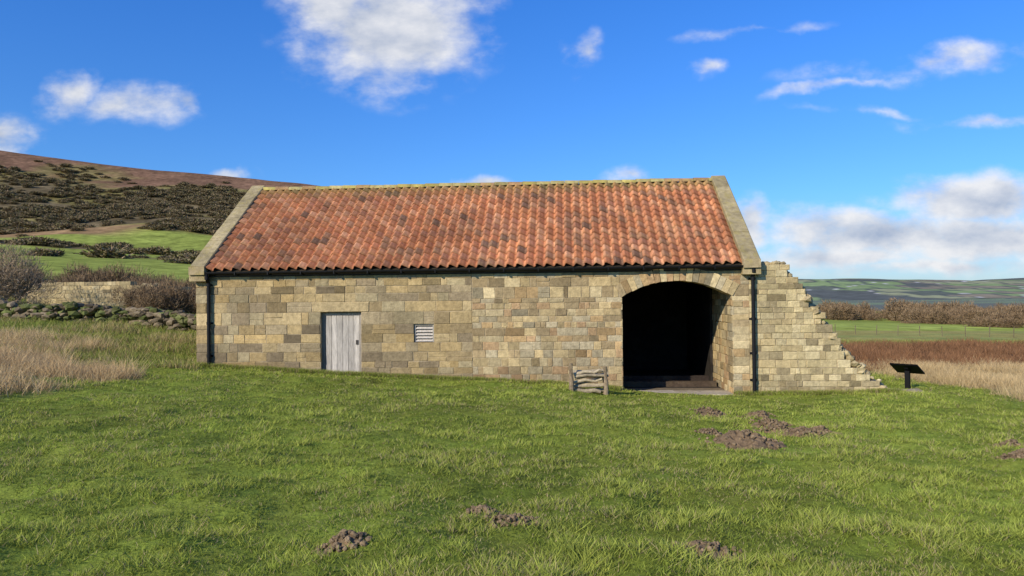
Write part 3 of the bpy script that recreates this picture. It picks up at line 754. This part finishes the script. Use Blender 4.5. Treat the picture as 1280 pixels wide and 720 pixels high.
ad=N.new('ShaderNodeVectorMath'); ad.operation='ADD'; L.new(vec,ad.inputs[0]); L.new(scv.outputs[0],ad.inputs[1]); vec2=ad.outputs[0]
acc=None
for (pu,pv,ru,rv,rot,amp) in CL:
    cu=(pu-640)/925; cv=(373-.0105*(pu-640)-pv)/925
    mp=N.new('ShaderNodeMapping'); mp.vector_type='TEXTURE'; mp.inputs['Location'].default_value=(cu,cv,0); mp.inputs['Rotation'].default_value=(0,0,rot); mp.inputs['Scale'].default_value=(ru/925,rv/925,1)
    L.new(vec2,mp.inputs[0]); ln=N.new('ShaderNodeVectorMath'); ln.operation='LENGTH'; L.new(mp.outputs[0],ln.inputs[0])
    v=math_('MULTIPLY',math_('MAXIMUM',math_('SUBTRACT',1.3,ln.outputs['Value']),0),amp)
    acc=v if acc is None else math_('MAXIMUM',acc,v)
def noi(offs):
    mp=N.new('ShaderNodeMapping'); mp.inputs['Location'].default_value=offs; mp.inputs['Scale'].default_value=(1,1.7,1); L.new(vec,mp.inputs[0])
    ns=N.new('ShaderNodeTexNoise'); ns.inputs['Scale'].default_value=9; ns.inputs['Detail'].default_value=8; ns.inputs['Roughness'].default_value=.56; L.new(mp.outputs[0],ns.inputs['Vector']); return ns.outputs['Fac']
na_=noi((0,0,0)); nb_=noi((-.02,.04,0))
dn=math_('ADD',acc,math_('MULTIPLY',math_('MULTIPLY',math_('SUBTRACT',na_,.55),2.3),math_('MINIMUM',math_('MULTIPLY',acc,2.5),1)))
mr=N.new('ShaderNodeMapRange'); mr.interpolation_type='SMOOTHSTEP'; mr.inputs[1].default_value=.10; mr.inputs[2].default_value=1.1; mr.inputs[4].default_value=.96; L.new(dn,mr.inputs[0])
df=math_('ADD',math_('MULTIPLY',math_('SUBTRACT',na_,nb_),2.2),math_('ADD',math_('MULTIPLY',acc,-.36),1.02))
shm=math_('MINIMUM',math_('MAXIMUM',df,0),1)
cm=N.new('ShaderNodeMix'); cm.data_type='RGBA'; L.new(shm,cm.inputs[0]); cm.inputs[6].default_value=(.42,.50,.66,1); cm.inputs[7].default_value=(.95,.95,.97,1)
bg2=N.new('ShaderNodeBackground'); L.new(cm.outputs[2],bg2.inputs[0]); bg2.inputs[1].default_value=.92
fac=math_('MULTIPLY',mr.outputs[0],math_('GREATER_THAN',sx.outputs[1],.06))
ms=N.new('ShaderNodeMixShader'); L.new(fac,ms.inputs[0]); L.new(bg.outputs[0],ms.inputs[1]); L.new(bg2.outputs[0],ms.inputs[2]); L.new(ms.outputs[0],out.inputs[0])
# sun
sl_=bpy.data.lights.new('sun','SUN'); sl_.energy=5.0; sl_.angle=math.radians(.53); sl_.color=(1,.90,.73)
so=bpy.data.objects.new('sun',sl_); sc.collection.objects.link(so)
tos=Vector((math.sin(AZs)*math.cos(EL),math.cos(AZs)*math.cos(EL),math.sin(EL)))
so.rotation_euler=tos.to_track_quat('Z','Y').to_euler()
so.location=(-30,-30,30)
# camera
cam=bpy.data.cameras.new('camera'); cam.lens=26.02; cam.sensor_width=36; cam.clip_end=20000; cam.clip_start=.05
co=bpy.data.objects.new('camera',cam); sc.collection.objects.link(co); sc.camera=co
co.matrix_world=Matrix.Translation((0,0,1.6))@Matrix.Rotation(math.radians(90+.8),4,'X')@Matrix.Rotation(math.radians(-.6),4,'Z')
sc.view_settings.view_transform='Standard'; sc.view_settings.look='None'; sc.view_settings.exposure=0
